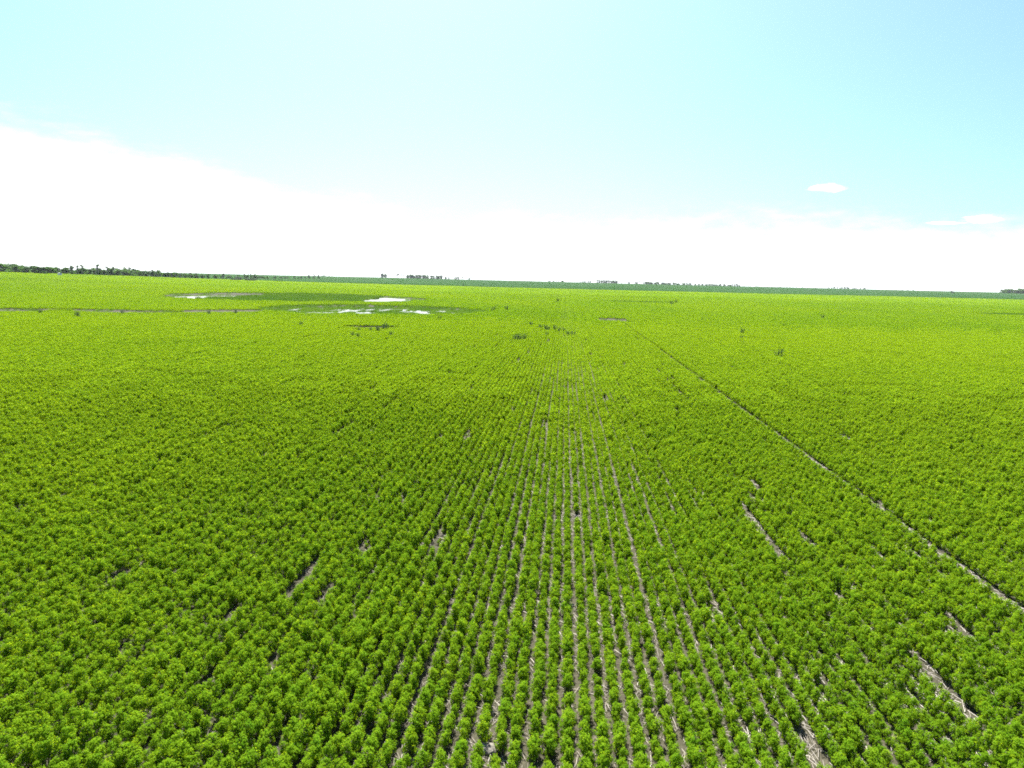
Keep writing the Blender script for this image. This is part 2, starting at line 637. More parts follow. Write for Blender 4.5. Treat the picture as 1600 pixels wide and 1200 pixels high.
NEAR_VAR = 7
near_fol, near_stem, near_proto = [], [], []
for k in range(NEAR_VAR):
    v, f, tv, tf = plant_meshes(100 + k, 26, 21, 0.032, h=0.33 + 0.08 * rng.random(), rad=0.098 + 0.026 * rng.random())
    near_fol.append(mesh_from('crop_foliage', v, f, M['crop']))
    near_stem.append(mesh_from('crop_stem', tv, tf, M['stem']))
    # the same plant as one mesh for the rest of the field
    o = len(v)
    me = bpy.data.meshes.new('crop_plant_whole')
    me.from_pydata(v.tolist() + list(tv), [], f.tolist() + [tuple(i + o for i in q) for q in tf])
    me.materials.append(M['crop']); me.materials.append(M['stem'])
    me.polygons.foreach_set('material_index', np.r_[np.zeros(len(f), int), np.ones(len(tf), int)])
    me.update()
    near_proto.append(proto('crop_plant_source', me))
mid_proto = []
for k in range(5):
    v, f, tv, tf = plant_meshes(200 + k, 15, 10, 0.058, h=0.38, rad=0.116)
    mid_proto.append(proto('crop_clump_source', mesh_from('crop_clump_source', v, f, M['crop'])))


def row_x(k, y):
    """Row centre lines: straight, with the small drift of a seed drill."""
    k = np.asarray(k); y = np.asarray(y)
    return k * ROW + 0.06 * (vnoise(k * 3.7 + 3.3, y / 22.0 + 5) - 0.5) + 0.07 * (vnoise(np.floor(k / 8.0) * 3.7, y / 14.0) - 0.5)


def bare(u, w, x, y):
    """True where no crop grows: sloughs, mud, hollows."""
    m = np.zeros(np.shape(u), bool)
    e = 0.10 * (fbm(u / 6.0, w / 6.0, 3) - 0.5) * 2
    for p in PONDS:
        m |= ell(u, w, p) + e < 1.04
    for p in DRY[:2]:
        m |= ell(u, w, p) + e * 2 < 0.72
    s = strip_mask(u, w)
    m |= (s > 0) & (s < 9) & (fbm(u / 9.0 + 40, w / 5.0, 3) < 0.62)
    return m


def lod_mix(x, y, a, b):
    '''Share of the coarser model at this place: 0 before depth a, 1 after depth b, patch by patch.'''
    i = np.floor(x / 2.1 + 0.5).astype(int); j = np.floor(y / 2.0 + 0.5).astype(int)
    hsh = _tab[(i * 7 + j * 13) & 255, (j * 5 + i * 3) & 255]
    u, w = to_uw(i * 2.1, j * 2.0)
    return hsh < (w - a) / (b - a)


def crop_points(w0, w1, step, wide=0.80, pad=6.0):
    """Plant positions along the rows between view depths w0 and w1."""
    umax = wide * w1 + pad
    x0, x1 = -umax * CY - w1 * SY - 2, umax * CY + 2
    ks = np.arange(int(x0 / ROW), int(x1 / ROW) + 1)
    ys = np.arange(w0 * CY - umax * SY - 2, w1 * CY + umax * SY + 2, step)
    K, Y = np.meshgrid(ks, ys)
    K = K.ravel().astype(float); Y = Y.ravel() + rng.uniform(-0.45, 0.45, K.size) * step
    X = row_x(K, Y) + rng.normal(0, 0.015, K.size)
    kt = round(TRACK_X / ROW)
    X = np.where(K == kt, X + 50000, X)                                # the drill miss
    X = X - 0.02 * (K == kt - 1) + 0.02 * (K == kt + 1)
    u, w = to_uw(X, Y)
    ok = (w >= w0) & (w < w1) & (np.abs(u) < wide * w + pad)
    K, X, Y, u, w = K[ok], X[ok], Y[ok], u[ok], w[ok]
    # gaps: stretches of thin rows, and bare spots
    thin = vnoise(K * 7.31 + 11, Y / 1.7)
    rowq = vnoise(K * 1.37 + 2.2, Y / 9.0)
    spot = fbm(X / 1.1 + 70, Y / 1.4 + 20, 2)
    full = (thin * 0.58 + rowq * 0.42 > 0.205) & (spot > 0.10) & (rng.random(K.size) > 0.05)
    stunted = ~full & (rng.random(K.size) < 0.42)          # small late plants in the gaps
    keep = (full | stunted) & ~bare(u, w, X, Y)
    vig = 0.74 + 0.30 * fbm(X / 5.0 + 9, Y / 7.0 + 3, 3) + 0.22 * thin * (0.5 + rowq)
    vig = np.where(full, vig, vig * rng.uniform(0.30, 0.62, K.size))
    tint = np.clip(0.27 + 0.5 * fbm(X / 9.0 + 5, Y / 13.0 + 1, 3) + 0.45 * fbm(X / 45.0 + 15, Y / 60.0 + 11, 2) + rng.normal(0, 0.13, K.size), 0, 1)
    return X[keep], Y[keep], u[keep], w[keep], vig[keep], tint[keep]


STONES = [(-0.25, 11.55, 0.17, 'large pale field stone lying between rows at the bottom of the field'),
          (1.62, 17.3, 0.10, 'small grey field stone in the bare gap between crop rows')]

X, Y, u, w, vig, tint = crop_points(7.0, 64.0, 0.165)
keep = ~lod_mix(X, Y, 42.0, 62.0)
for su, sw, sr, _ in STONES:
    keep &= ~((np.abs(u - su) < 0.15) & (w - sw > -0.42) & (w - sw < sr))
X, Y, u, w, vig, tint = (a[keep] for a in (X, Y, u, w, vig, tint))
n = len(X)
Z = height(X, Y)
rotv = np.stack([rng.normal(0, 0.07, n), rng.normal(0, 0.07, n), rng.integers(0, 2, n) * math.pi + rng.normal(0, 0.35, n)], -1)
sz = np.clip(vig * rng.uniform(0.78, 1.22, n), 0.24, 1.40)
sclv = np.stack([sz * rng.uniform(0.92, 1.08, n), sz * 1.28, sz * rng.uniform(0.84, 1.12, n)], -1)
var = rng.integers(0, NEAR_VAR, n)
# the 300 plants that show largest are things of their own
camM = np.array(cam_o.matrix_world.inverted())
P = np.stack([X, Y, Z + 0.15, np.ones(n)], -1) @ camM.T
f_px = cam.lens / 36.0 * 1600
px = 800 + f_px * P[:, 0] / -P[:, 2]
py = 600 - f_px * P[:, 1] / -P[:, 2]
inview = (px > 4) & (px < 1596) & (py < 1196) & (py > 0)
order = np.argsort(np.where(inview, -P[:, 2], 1e9))[:300]
single = np.zeros(n, bool); single[order] = True
scatter('crop_plants', np.stack([X, Y, Z], -1)[~single], rotv[~single], sclv[~single], tint[~single], var[~single], near_proto,
        kind='stuff', label='rows of bushy bright green crop plants filling the field', category='crop')

su0, sw0 = STONES[0][0], STONES[0][1]
d_st = np.hypot(u - su0, w - sw0)
cand = [i for i in order if abs(w[i] - sw0) < 0.25]
right_i = min((i for i in cand if u[i] > su0), key=lambda i: d_st[i])
left_i = min((i for i in cand if u[i] < su0), key=lambda i: d_st[i])
WORDS = ['', 'first', 'second', 'third', 'fourth', 'fifth', 'sixth', 'seventh', 'eighth', 'ninth', 'tenth', 'eleventh', 'twelfth']


def ordinal(k):
    if k < len(WORDS):
        return WORDS[k]
    return '%d%s' % (k, 'th' if 10 <= k % 100 <= 20 else {1: 'st', 2: 'nd', 3: 'rd'}.get(k % 10, 'th'))


seen_in_row = {}
stone_row = math.floor(to_xy(su0, sw0)[0] / ROW)
for i in order:
    o = bpy.data.objects.new('crop_plant', None)
    col.objects.link(o)
    o.empty_display_size = 0.1
    o.location = (X[i], Y[i], Z[i]); o.rotation_euler = tuple(rotv[i]); o.scale = tuple(sclv[i])
    o['category'] = 'plant'
    o['group'] = 'crop plants in the rows along the bottom edge'
    tn = float(tint[i])
    if i == right_i:
        o['label'] = 'yellowish crop plant just right of the large pale field stone'; tn = 1.35
    elif i == left_i:
        o['label'] = 'yellowish crop plant just left of the large pale field stone'; tn = 1.35
    else:
        kr = int(round(X[i] / ROW))
        seen_in_row[kr] = seen_in_row.get(kr, 0) + 1
        nr = abs(kr - stone_row) + (1 if kr <= stone_row else 0)
        o['label'] = 'bushy crop plant, %s from the bottom edge, %s row %s of the pale stone' % (
            ordinal(seen_in_row[kr]), ordinal(nr), 'left' if kr <= stone_row else 'right')
    fo = link('foliage', near_fol[var[i]], o); fo['tint'] = tn
    link('stem', near_stem[var[i]], o)

# middle distance: plants 46 to 150 m away
X, Y, u, w, vig, tint = crop_points(38.0, 164.0, 0.21, 0.77, 3.0)
kp = lod_mix(X, Y, 42.0, 62.0) & ~lod_mix(X, Y, 130.0, 160.0)
X, Y, u, w, vig, tint = (a[kp] for a in (X, Y, u, w, vig, tint))
n = len(X)
sz = np.clip(vig * rng.uniform(0.84, 1.18, n), 0.24, 1.4)
scatter('crop_plants', np.stack([X, Y, height(X, Y)], -1),
        np.stack([rng.normal(0, 0.06, n), rng.normal(0, 0.06, n), rng.integers(0, 2, n) * math.pi + rng.normal(0, 0.3, n)], -1),
        np.stack([sz * 1.04, sz * 1.42, sz], -1), tint, rng.integers(0, 5, n), mid_proto,
        kind='stuff', label='denser looking crop rows in the middle of the field', category='crop')


# far canopy: tiles of leaves that keep the rows
def canopy_tile(seed, wx, wy, rows, step, h, rad, tufts, leaves, leaf, mat, miss=0.16):
    """A patch of the field seen from afar: coarse plants set out along the rows."""
    r = np.random.default_rng(seed)
    kinds = [plant_meshes(seed * 10 + i, tufts, leaves, leaf, h, rad)[:2] for i in range(4)]
    V, F, o = [], [], 0
    for x in np.arange(-wx / 2 + rows / 2, wx / 2, rows):
        for y in np.arange(-wy / 2 + step / 2, wy / 2, step):
            if r.random() < miss:
                continue
            v, f = kinds[r.integers(0, 4)]
            a = r.uniform(0, 6.283); s_ = r.uniform(0.72, 1.25)
            c, sn = math.cos(a) * s_, math.sin(a) * s_
            vv = np.stack([v[:, 0] * c - v[:, 1] * sn + x + r.normal(0, rows * 0.08), v[:, 0] * sn + v[:, 1] * c + y + r.normal(0, step * 0.15), v[:, 2] * s_], -1)
            V.append(vv); F.append(f + o); o += len(v)
    return proto('canopy_source', mesh_from('canopy_source', np.vstack(V), np.vstack(F), mat))


def tile_points(w0, w1, tx, ty, wide, pad):
    umax = wide * w1 + pad
    gx = np.arange(math.floor((-umax - w1 * SY) / tx) - 1, math.ceil(umax / tx) + 2) * tx
    gy = np.arange(math.floor((w0 * CY - umax * SY) / ty) - 1, math.ceil((w1 * CY + umax * SY) / ty) + 2) * ty
    GX, GY = np.meshgrid(gx, gy)
    GX, GY = GX.ravel(), GY.ravel()
    u, w = to_uw(GX, GY)
    ok = (w >= w0) & (w < w1) & (np.abs(u) < wide * w + pad)
    return GX[ok], GY[ok], u[ok], w[ok]


def field_edge(u):
    """View depth at which the bright crop ends and the darker cereal field begins."""
    return FIELD_END + 0.0 * u


def slope_rot(x, y, s):
    zx = (height(x + s, y) - height(x - s, y)) / (2 * s)
    zy = (height(x, y + s) - height(x, y - s)) / (2 * s)
    return np.arctan(zy), -np.arctan(zx)


def tile_field(name, w0, w1, tx, ty, protos, keepf, label, cat, tintf, wide=0.77, pad=4.0, flip=True, s=None):
    x, y, u, w = tile_points(w0, w1, tx, ty, wide, pad)
    k = keepf(u, w, x, y)
    x, y, u, w = x[k], y[k], u[k], w[k]
    n = len(x)
    rx, ry = slope_rot(x, y, tx / 2)
    rz = np.where(rng.random(n) < 0.5, 0, math.pi) if flip else np.zeros(n)
    # tilting is applied before the half turn, so flip its sign with it
    sg = np.where(rz > 1, -1.0, 1.0)
    rot = np.stack([rx * 1.0, ry * 1.0, rz], -1)
    rot[:, 0] *= sg; rot[:, 1] *= sg
    hz = rng.uniform(0.88, 1.12, n) * (0.85 + 0.3 * fbm(u / 20.0, w / 30.0, 3))
    return scatter(name, np.stack([x, y, height(x, y)], -1), rot, np.stack([np.full(n, 1.03), np.full(n, 1.03), hz], -1),
                   tintf(u, w), rng.integers(0, len(protos), n), protos, kind='stuff', label=label, category=cat)


def crop_tint(u, w):
    return np.clip(-0.16 + 0.9 * fbm(u / 34.0 + 5, w / 90.0 + 1, 3) + rng.normal(0, 0.05, np.shape(u)), 0, 1)


hollow = lambda u, w: np.min([ell(u, w, p) for p in DRY], axis=0)
far_keep = lambda u, w, x, y: ~bare(u, w, x, y) & (w < field_edge(u)) & lod_mix(x, y, 130.0, 160.0)
tiles2 = [canopy_tile(300 + k, 2.1, 2.0, ROW, 0.22, 0.38, 0.118, 7, 5, 0.115, M['crop']) for k in range(6)]
tile_field('crop_canopy', 126, 480, 2.1, 2.0, tiles2, far_keep, 'bright green crop canopy beyond the first rows', 'crop', crop_tint)
tiles3 = [canopy_tile(330 + k, 8.4, 8.0, 0.60, 0.60, 0.40, 0.30, 7, 5, 0.26, M['crop']) for k in range(6)]
tile_field('crop_canopy', 480, FIELD_END + 30, 8.4, 8.0, tiles3, far_keep, 'distant end of the bright green crop field', 'crop', crop_tint, pad=10)
tiles4 = [canopy_tile(360 + k, 20, 20, 1.25, 1.25, 0.85, 0.62, 6, 4, 0.62, M['cereal'], 0.0) for k in range(5)]
tile_field('cereal_canopy', FIELD_END - 20, 3200, 20, 20, tiles4, lambda u, w, x, y: w >= field_edge(u),
           'darker green neighbouring field rising to the horizon', 'crop',
           lambda u, w: np.clip(fbm(u / 160.0 + 5, w / 300.0 + 1, 3), 0, 1), pad=30)


# ------------------------------------------------------------------ straw between the rows
def straw_mesh(seed):
    r = np.random.default_rng(seed)
    L = 0.13
    pts = [(-L, r.normal(0, 0.01), 0.004), (0, r.normal(0, 0.012), 0.012 + 0.01 * r.random()), (L, r.normal(0, 0.01), 0.004)]
    v, f = tube(pts, [0.0045, 0.005, 0.004], 3)
    return proto('straw_source', mesh_from('straw_source', v, f, M['straw']))


def straw_scatter():
    n = 95000
    w = 8.5 + 32 * rng.random(n) ** 0.8
    u = rng.uniform(-1, 1, n) * (0.78 * w + 2)
    x, y = to_xy(u, w)
    k = fbm(x / 1.5 + 4, y / 2.5 + 8, 3) + rng.normal(0, 0.12, n) > 0.40
    x, y = x[k], y[k]
    n = len(x)
    rz = np.where(rng.random(n) < 0.5, rng.normal(math.pi / 2, 0.5, n), rng.uniform(0, math.pi, n))
    ln = rng.gamma(3.0, 0.28, n) + 0.2
    th = rng.uniform(0.5, 1.35, n)
    scatter('straw_residue', np.stack([x, y, height(x, y) + rng.uniform(0.002, 0.03, n)], -1),
            np.stack([rng.normal(0, 0.1, n), rng.normal(0, 0.12, n), rz], -1), np.stack([ln, th, th], -1),
            np.clip(rng.beta(2, 2, n), 0, 1), rng.integers(0, 4, n), [straw_mesh(k) for k in range(4)],
            kind='stuff', label='pale straw left on the soil between the rows', category='straw')


straw_scatter()

# ------------------------------------------------------------------ field stones
for su, sw, sr, lab in STONES:
    bm = bmesh.new()
    bmesh.ops.create_icosphere(bm, subdivisions=3, radius=1.0)
    for v in bm.verts:
        c = v.co
        k = 0.78 + 0.44 * float(fbm(c.x * 1.3 + su * 9 + 20, c.y * 1.3 + c.z * 1.1 + 30, 3))
        v.co = Vector((c.x * sr * k, c.y * sr * 0.85 * k, max(c.z, -0.35) * sr * 0.62 * k))
    me = bpy.data.meshes.new('field_stone')
    bm.to_mesh(me); bm.free()
    me.materials.append(M['stone'])
    x, y = to_xy(su, sw)
    link('field_stone', me, None, (x, y, float(height(x, y)) + sr * 0.16), label=lab, category='stone')


# ------------------------------------------------------------------ reeds and slough plants
def blade_mesh(seed, n, h, rad, width, mat, lean=0.25):
    r = np.random.default_rng(seed)
    V, F = [], []
    for i in range(n):
        a, q = r.uniform(0, 6.283), math.sqrt(r.random()) * rad
        b = np.array([math.cos(a) * q, math.sin(a) * q, 0])
        hh = h * r.uniform(0.6, 1.1)
        d = np.array([r.normal(0, lean), r.normal(0, lean), 1.0])
        t = r.uniform(0, 6.283)
        s = np.array([math.cos(t), math.sin(t), 0]) * width * 0.5
        m = b + d * hh * 0.55
        e = b + d * hh + np.array([d[0], d[1], -0.15]) * hh * 0.35
        o = len(V)
        V += [b - s * 0.7, b + s * 0.7, m + s, m - s, e]
        F += [(o, o + 1, o + 2, o + 3), (o + 3, o + 2, o + 4)]
    me = bpy.data.meshes.new('blades')
    me.from_pydata([tuple(v) for v in V], [], F)
    me.materials.append(mat)
    return me


def reed_scatter(name, pts, h0, label, tintm, wid=0.035, level=-99.0):
    pts = np.asarray(pts)
    n = len(pts)
    x, y = to_xy(pts[:, 0], pts[:, 1])
    pr = [proto('reed_source', blade_mesh(500 + k, 26, 1.0, 0.42, wid, M['reed'])) for k in range(4)]
    s = h0 * rng.uniform(0.65, 1.25, n) * (0.5 + fbm(pts[:, 0] / 3.0 + 7, pts[:, 1] / 15.0, 3))
    scatter(name, np.stack([x, y, np.maximum(height(x, y), level - 0.06)], -1), np.stack([np.zeros(n), np.zeros(n), rng.uniform(0, 6.28, n)], -1),
            np.stack([rng.uniform(0.8, 1.3, n), rng.uniform(0.8, 1.3, n), s], -1), np.clip(tintm + 1.6 * (fbm(pts[:, 0] / 5.0, pts[:, 1] / 20.0, 3) - 0.5) + rng.normal(0, 0.2, n), 0, 1),
            rng.integers(0, 4, n), pr, kind='stuff', label=label, category='reeds')


def in_pond(p, n, f):
    u = p[0] + p[2] * rng.uniform(-1.15, 1.15, n); w = p[1] + p[3] * rng.uniform(-1.1, 1.1, n)
    k = f(u, w, ell(u, w, p))
    return np.stack([u[k], w[k]], -1)


# back slough: a solid bed in the middle, open water at both ends
p = PONDS[1]
reed_scatter('reed_bed', in_pond(p, 20000, lambda u, w, e: (e < 1.0) & (fbm(u / 6.0, w / 14.0, 3) + 0.5 * (1 - np.abs((u - p[0] - 2) / 21.0) ** 2) > 0.45)
             & (np.abs(u - p[0] - 2) < 27)), 0.75, 'dark green reed bed in the middle of the back slough', 0.35, 0.05, pond_level(PONDS[1], 0.24))
p0 = PONDS[0]
reed_scatter('reed_bed', in_pond(p0, 15000, lambda u, w, e: (e < 1.12) & (0.6 * fbm(u / 1.3 + 3, w / 9.0, 2) + 0.4 * fbm(u / 5.0 + 30, w / 7.0, 2) + 0.18 * (e - 0.55) + 0.10 * (fbm(u / 9.0, w / 40.0, 2) - 0.5) + rng.normal(0, 0.05, len(u)) > 0.535)),
             0.30, 'broken tufts of reeds standing in the front slough', 0.6, 0.045, pond_level(PONDS[0], 0.24))
for p_, lab_ in ((PONDS[1], 'short sedge fringe round the edge of the back slough'), (PONDS[0], 'short sedge fringe round the edge of the front slough')):
    reed_scatter('sedge_cover', in_pond(p_, 9000 if p_[2] > 40 else 5000, lambda u, w, e: (e > 0.86) & (e < 1.09) & (fbm(u / 2.2 + 19, w / 9.0 + 2, 3) > 0.47)),
                 0.26, lab_, 0.75, 0.05, pond_level(p_, 0.24))
q = np.stack([rng.uniform(-140, -38, 7000), rng.uniform(104, 190, 7000)], -1)
sm = strip_mask(q[:, 0], q[:, 1])
q = q[(sm > 0.3) & (fbm(q[:, 0] / 5.0 + 9, q[:, 1] / 3.0 + 2, 3) > 0.5)]
reed_scatter('sedge_cover', q, 0.34, 'thin sedge on the muddy strip left of the front slough', 0.9, 0.05)
for p, nn_, lab in ((DRY[0], 9000, 'darker grass in the hollow near the right edge of the field'),
                    (DRY[1], 4200, 'darker grass in the hollow right of centre')):
    reed_scatter('grass_cover', in_pond(p, nn_, lambda u, w, e: e < 0.74), 0.52, lab, 0.1, 0.06)

# ------------------------------------------------------------------ single weed clumps standing above the crop
weed_var = []
for k in range(5):
    r = np.random.default_rng(700 + k)
    stems, C = [], []
    for i in range(11):
        a, qd = r.uniform(0, 6.283), r.uniform(0.03, 0.30)
        b = (math.cos(a) * qd, math.sin(a) * qd, 0)
        hh = r.uniform(0.65, 1.0)
        t = (b[0] * 1.35 + r.normal(0, 0.05), b[1] * 1.35 + r.normal(0, 0.05), hh)
        stems.append(tube([b, t], [0.010, 0.005], 4))
        tt = r.uniform(0.2, 1.0, 30)
        C.append(np.array(b) + (np.array(t) - np.array(b)) * tt[:, None] + r.normal(0, 0.045, (30, 3)))
    C = np.vstack(C); C[:, 2] = np.clip(C[:, 2], 0.03, None)
    v, f = leaf_quads(C, r.normal(0, 0.7, C.shape) + np.array([0, 0, 0.5]), r.uniform(0.07, 0.13, len(C)), 0.45, r)
    weed_var.append((mesh_from('weed_leaves', v, f, M['weed']), mesh_from('weed_stems', *join_tubes(stems), M['weed'])))


def ground_at(xp, yp, zoff=0.3):
    """Plan position from the survey sheet: bearing column and depression row."""
    hor = 440.0 + (xp - 800) * 0.0239
    w = (CAM_H - zoff) * 1142.0 / (yp - hor)
    return (xp - 800) / 1142.0 * w, w


WEEDS = [(803, 530, 1.0, 'dark weed clump, left one of a close pair in the field centre'),
         (809, 530, 1.05, 'dark weed clump in the middle of the close pair and its neighbour'),
         (818, 530, 1.0, 'dark weed clump just right of the close pair in the field centre'),
         (826, 507, 0.9, 'small pale weed clump above and right of the close weed pair'),
         (842, 512, 0.9, 'leftmost weed clump of the long broken weed row'),
         (851, 514, 1.0, 'second weed clump from the left in the long broken weed row'),
         (856, 515, 0.8, 'third weed clump from the left in the long broken weed row'),
         (865, 515, 1.0, 'middle weed clump of the long broken weed row'),
         (873, 517, 0.9, 'weed clump right of the middle in the long broken weed row'),
         (879, 517, 0.8, 'last but one weed clump of the long broken weed row'),
         (886, 523, 0.9, 'weed clump below the right end of the long broken weed row'),
         (893, 523, 0.9, 'rightmost weed clump under the long broken weed row'),
         (852, 523, 0.7, 'small weed clump below the long broken weed row'),
         (1157, 520, 1.1, 'tall weed standing alone right of the field centre'),
         (1157, 528, 0.7, 'low weed clump just in front of the tall lone weed'),
         (1217, 556, 1.1, 'dark weed clump nearest the camera on the right half of the field'),
         (1281, 497, 0.9, 'small dark weed far out on the right half of the field'),
         (1222, 509, 0.7, 'faint weed clump between the tall lone weed and the far right one'),
         (597, 514, 1.2, 'dark reed clump at the right end of the small muddy pool'),
         (602, 513, 1.1, 'second reed clump at the right tip of the small muddy pool'),
         (589, 517, 1.0, 'dark weed in front of the small muddy pool'),
         (578, 516, 0.8, 'low weed at the near edge of the small muddy pool'),
         (559, 516, 0.7, 'low weed left of the small muddy pool'),
         (550, 524, 0.8, 'weed clump below and left of the small muddy pool'),
         (557, 526, 0.8, 'right one of two weeds below the small muddy pool'),
         (609, 523, 0.8, 'weed below and right of the small muddy pool'),
         (684, 498, 1.0, 'single dark weed below the right end of the front slough'),
         (468, 507, 0.8, 'weed in the crop below the left end of the front slough'),
         (868, 471, 1.3, 'far small weed on the field above the weed row'),
         (789, 484, 1.1, 'weed clump right of the tip of the front slough'),
         (768, 485, 1.1, 'weed clump at the right tip of the front slough'),
         (1045, 475, 1.3, 'weed clump at the right end of the central hollow'),
         (1052, 473, 1.3, 'weed clump beside the right end of the central hollow'),
         (61, 487, 1.0, 'weed on the upper edge of the muddy strip'),
         (120, 493, 1.4, 'big green weed clump on the muddy strip'),
         (326, 490, 1.2, 'left one of two dark weeds along the muddy strip'),
         (368, 489, 1.3, 'right one of two dark weeds along the muddy strip'),
         (190, 488, 1.1, 'weed on the muddy strip between its left end and the dark pair')]
for i, (xp, yp, s, lab) in enumerate(WEEDS):
    uu, ww = ground_at(xp, yp)
    x, y = to_xy(uu, ww)
    o = bpy.data.objects.new('weed_clump', None)
    col.objects.link(o)
    sc = s * (1.15 if ww < 190 else 1.5)
    o.location = (x, y, float(height(x, y))); o.scale = (sc, sc, sc * 0.95); o.rotation_euler.z = i * 1.7
    o['label'] = lab; o['category'] = 'weed'; o['group'] = 'weeds standing above the crop'
    a, b = weed_var[i % 5]
    link('leaves', a, o); link('stems', b, o)


# ------------------------------------------------------------------ trees
def tree_meshes(seed, kind):
    """A tree of unit height: trunk with limbs, crown of leaf clumps."""
    r = np.random.default_rng(seed)
    lobes = []
    if kind == 'broad':
        for i in range(16):
            a, q, z = r.uniform(0, 6.283), r.uniform(0.02, 0.20), r.uniform(0.10, 0.90)
            q *= 1.15 - 0.75 * abs(z - 0.5)
            lobes.append((math.cos(a) * q, math.sin(a) * q, z, r.uniform(0.09, 0.15)))
        bare_h = 0.25
    elif kind == 'tall':
        for i in range(9):
            a, q, z = r.uniform(0, 6.283), r.uniform(0.0, 0.16), r.uniform(0.62, 0.94)
            lobes.append((math.cos(a) * q, math.sin(a) * q, z, r.uniform(0.06, 0.10)))
        bare_h = 0.6
    elif kind == 'column':
        for i in range(12):
            z = 0.18 + 0.75 * i / 11
            a, q = r.uniform(0, 6.283), r.uniform(0.0, 0.06)
            lobes.append((math.cos(a) * q, math.sin(a) * q, z, 0.11 * (1.1 - 0.75 * z) + 0.02))
        bare_h = 0.15
    else:                                    # shrub
        for i in range(12):
            a, q, z = r.uniform(0, 6.283), r.uniform(0.1, 0.55), r.uniform(0.15, 0.80)
            q *= 1.1 - 0.6 * z
            lobes.append((math.cos(a) * q, math.sin(a) * q, z, r.uniform(0.16, 0.24)))
        bare_h = 0.1
    C, NN = [], []
    for (x, y, z, s) in lobes:
        k = 46
        d = r.normal(size=(k, 3)); d /= np.linalg.norm(d, axis=1, keepdims=True)
        C.append(np.array([x, y, z]) + d * s * r.uniform(0.55, 1.05, (k, 1)) * np.array([1, 1, 0.8]))
        NN.append(d + r.normal(0, 0.45, (k, 3)))
    C = np.vstack(C); C[:, 2] = np.clip(C[:, 2], 0.02, None)
    sz = 0.080 if kind in ('broad', 'shrub') else 0.060
    if kind == 'shrub':
        sz = 0.12
    v, f = leaf_quads(C, np.vstack(NN), sz * r.uniform(0.7, 1.4, len(C)), 0.7, r)
    crown = (v, f)
    tb = [tube([(0, 0, 0), (0.008, 0, bare_h * 0.6), (0.0, 0.008, 0.8)], [0.030, 0.024, 0.009] if kind == 'tall' else [0.022, 0.017, 0.006], 6)]
    for (x, y, z, s) in lobes[:6]:
        b = min(z * 0.6, 0.6)
        tb.append(tube([(0, 0, b), (x * 0.6, y * 0.6, (b + z) / 2), (x, y, z)], [0.009, 0.006, 0.003], 4))
    return crown, join_tubes(tb)


TREE = {}
for kind, cnt in (('broad', 5), ('tall', 4), ('column', 2), ('shrub', 3)):
    TREE[kind] = []
    for k in range(cnt):
        c, t = tree_meshes(900 + k + len(kind) * 37, kind)
        TREE[kind].append((mesh_from('tree_crown', c[0], c[1], M['crown']), mesh_from('tree_trunk', t[0], t[1], M['bark'])))
TREE['willow'] = []
for k in range(3):
    c, t = tree_meshes(1500 + k, 'shrub')
    TREE['willow'].append((mesh_from('willow_crown', c[0], c[1], M['willow']), mesh_from('willow_trunk', t[0], t[1], M['bark'])))


def tree(kind, u, w, h, label, group=None, wide=1.0, name='tree', cat='tree'):
    x, y = to_xy(u, w)
    o = bpy.data.objects.new(name, None)
    col.objects.link(o)
    o.location = (x, y, float(height(x, y)) - 0.05)
    o.rotation_euler.z = random.uniform(0, 6.283)
    o.scale = (h * wide, h * wide, h)
    o['label'] = label; o['category'] = cat
    if group:
        o['group'] = group
    c, t = random.choice(TREE[kind])
    link('crown', c, o); link('trunk', t, o)
    return o


def belt(x0, x1, w0, w1, h0, h1, step, rows, label, group, kinds=('broad',), jit=0.25, wide=1.55):
    """Trees between two bearings (survey columns); height in metres and distance change evenly along the belt."""
    n = max(1, int(round((x1 - x0) / step)))
    for rI in range(rows):
        for i in range(n):
            f = (i + 0.5 + random.uniform(-0.4, 0.4)) / n
            xp = x0 + (x1 - x0) * f
            w = (w0 + (w1 - w0) * f) + rI * 14 + random.uniform(-5, 5)
            h = (h0 + (h1 - h0) * f) * random.uniform(1 - jit, 1 + jit * 0.6)
            tree(random.choice(kinds), (xp - 800) / 1142.0 * w, w, h, label, group, wide * random.uniform(0.9, 1.25))


def lone(xp, w, h, kind, label, wide=1.0, name='tree', cat='tree', group='trees standing out of the far tree lines'):
    return tree(kind, (xp - 800) / 1142.0 * w, w, h, label, group, wide, name, cat)


G1 = 'trees of the dense belt at the left edge'
belt(-40, 78, 600, 625, 7.6, 6.9, 6.4, 2, 'tree in the tall dense dark belt at the left edge of the horizon', G1, ('broad', 'broad', 'shrub'))
belt(76, 190, 640, 700, 5.8, 6.8, 6.2, 2, 'tree in the uneven belt right of the small white shed', 'trees of the uneven belt beside the shed', ('broad', 'broad', 'shrub'))
belt(190, 312, 720, 860, 7.8, 6.6, 6.4, 2, 'tree in the falling part of the belt, left of the grey willows', 'trees of the falling belt', ('broad', 'broad', 'shrub'))
belt(312, 480, 900, 1350, 7.0, 5.4, 6.4, 1, 'tree in the thin far belt behind the grey willows', 'trees of the thin far belt', ('broad', 'shrub'))
belt(500, 520, 1900, 1950, 4.5, 4.0, 5, 1, 'low tree in the pale strip ending the left tree belt', 'trees of the pale strip', ('broad', 'shrub'))
belt(632, 690, 1930, 1980, 11.0, 10.5, 4.2, 2, 'tree in the dense middle of the treeline on the central rise', 'trees of the dense central treeline', ('broad',))
belt(690, 736, 1930, 1980, 9.0, 7.0, 4.5, 1, 'spindly tree at the thinning right end of the central treeline', 'trees at the thin end of the central treeline', ('tall', 'broad', 'column'))
belt(591, 604, 1930, 1930, 12.0, 11.5, 3.2, 1, 'open crowned tree at the left end of the central treeline', 'trees at the open end of the central treeline', ('tall', 'broad'), wide=1.5)
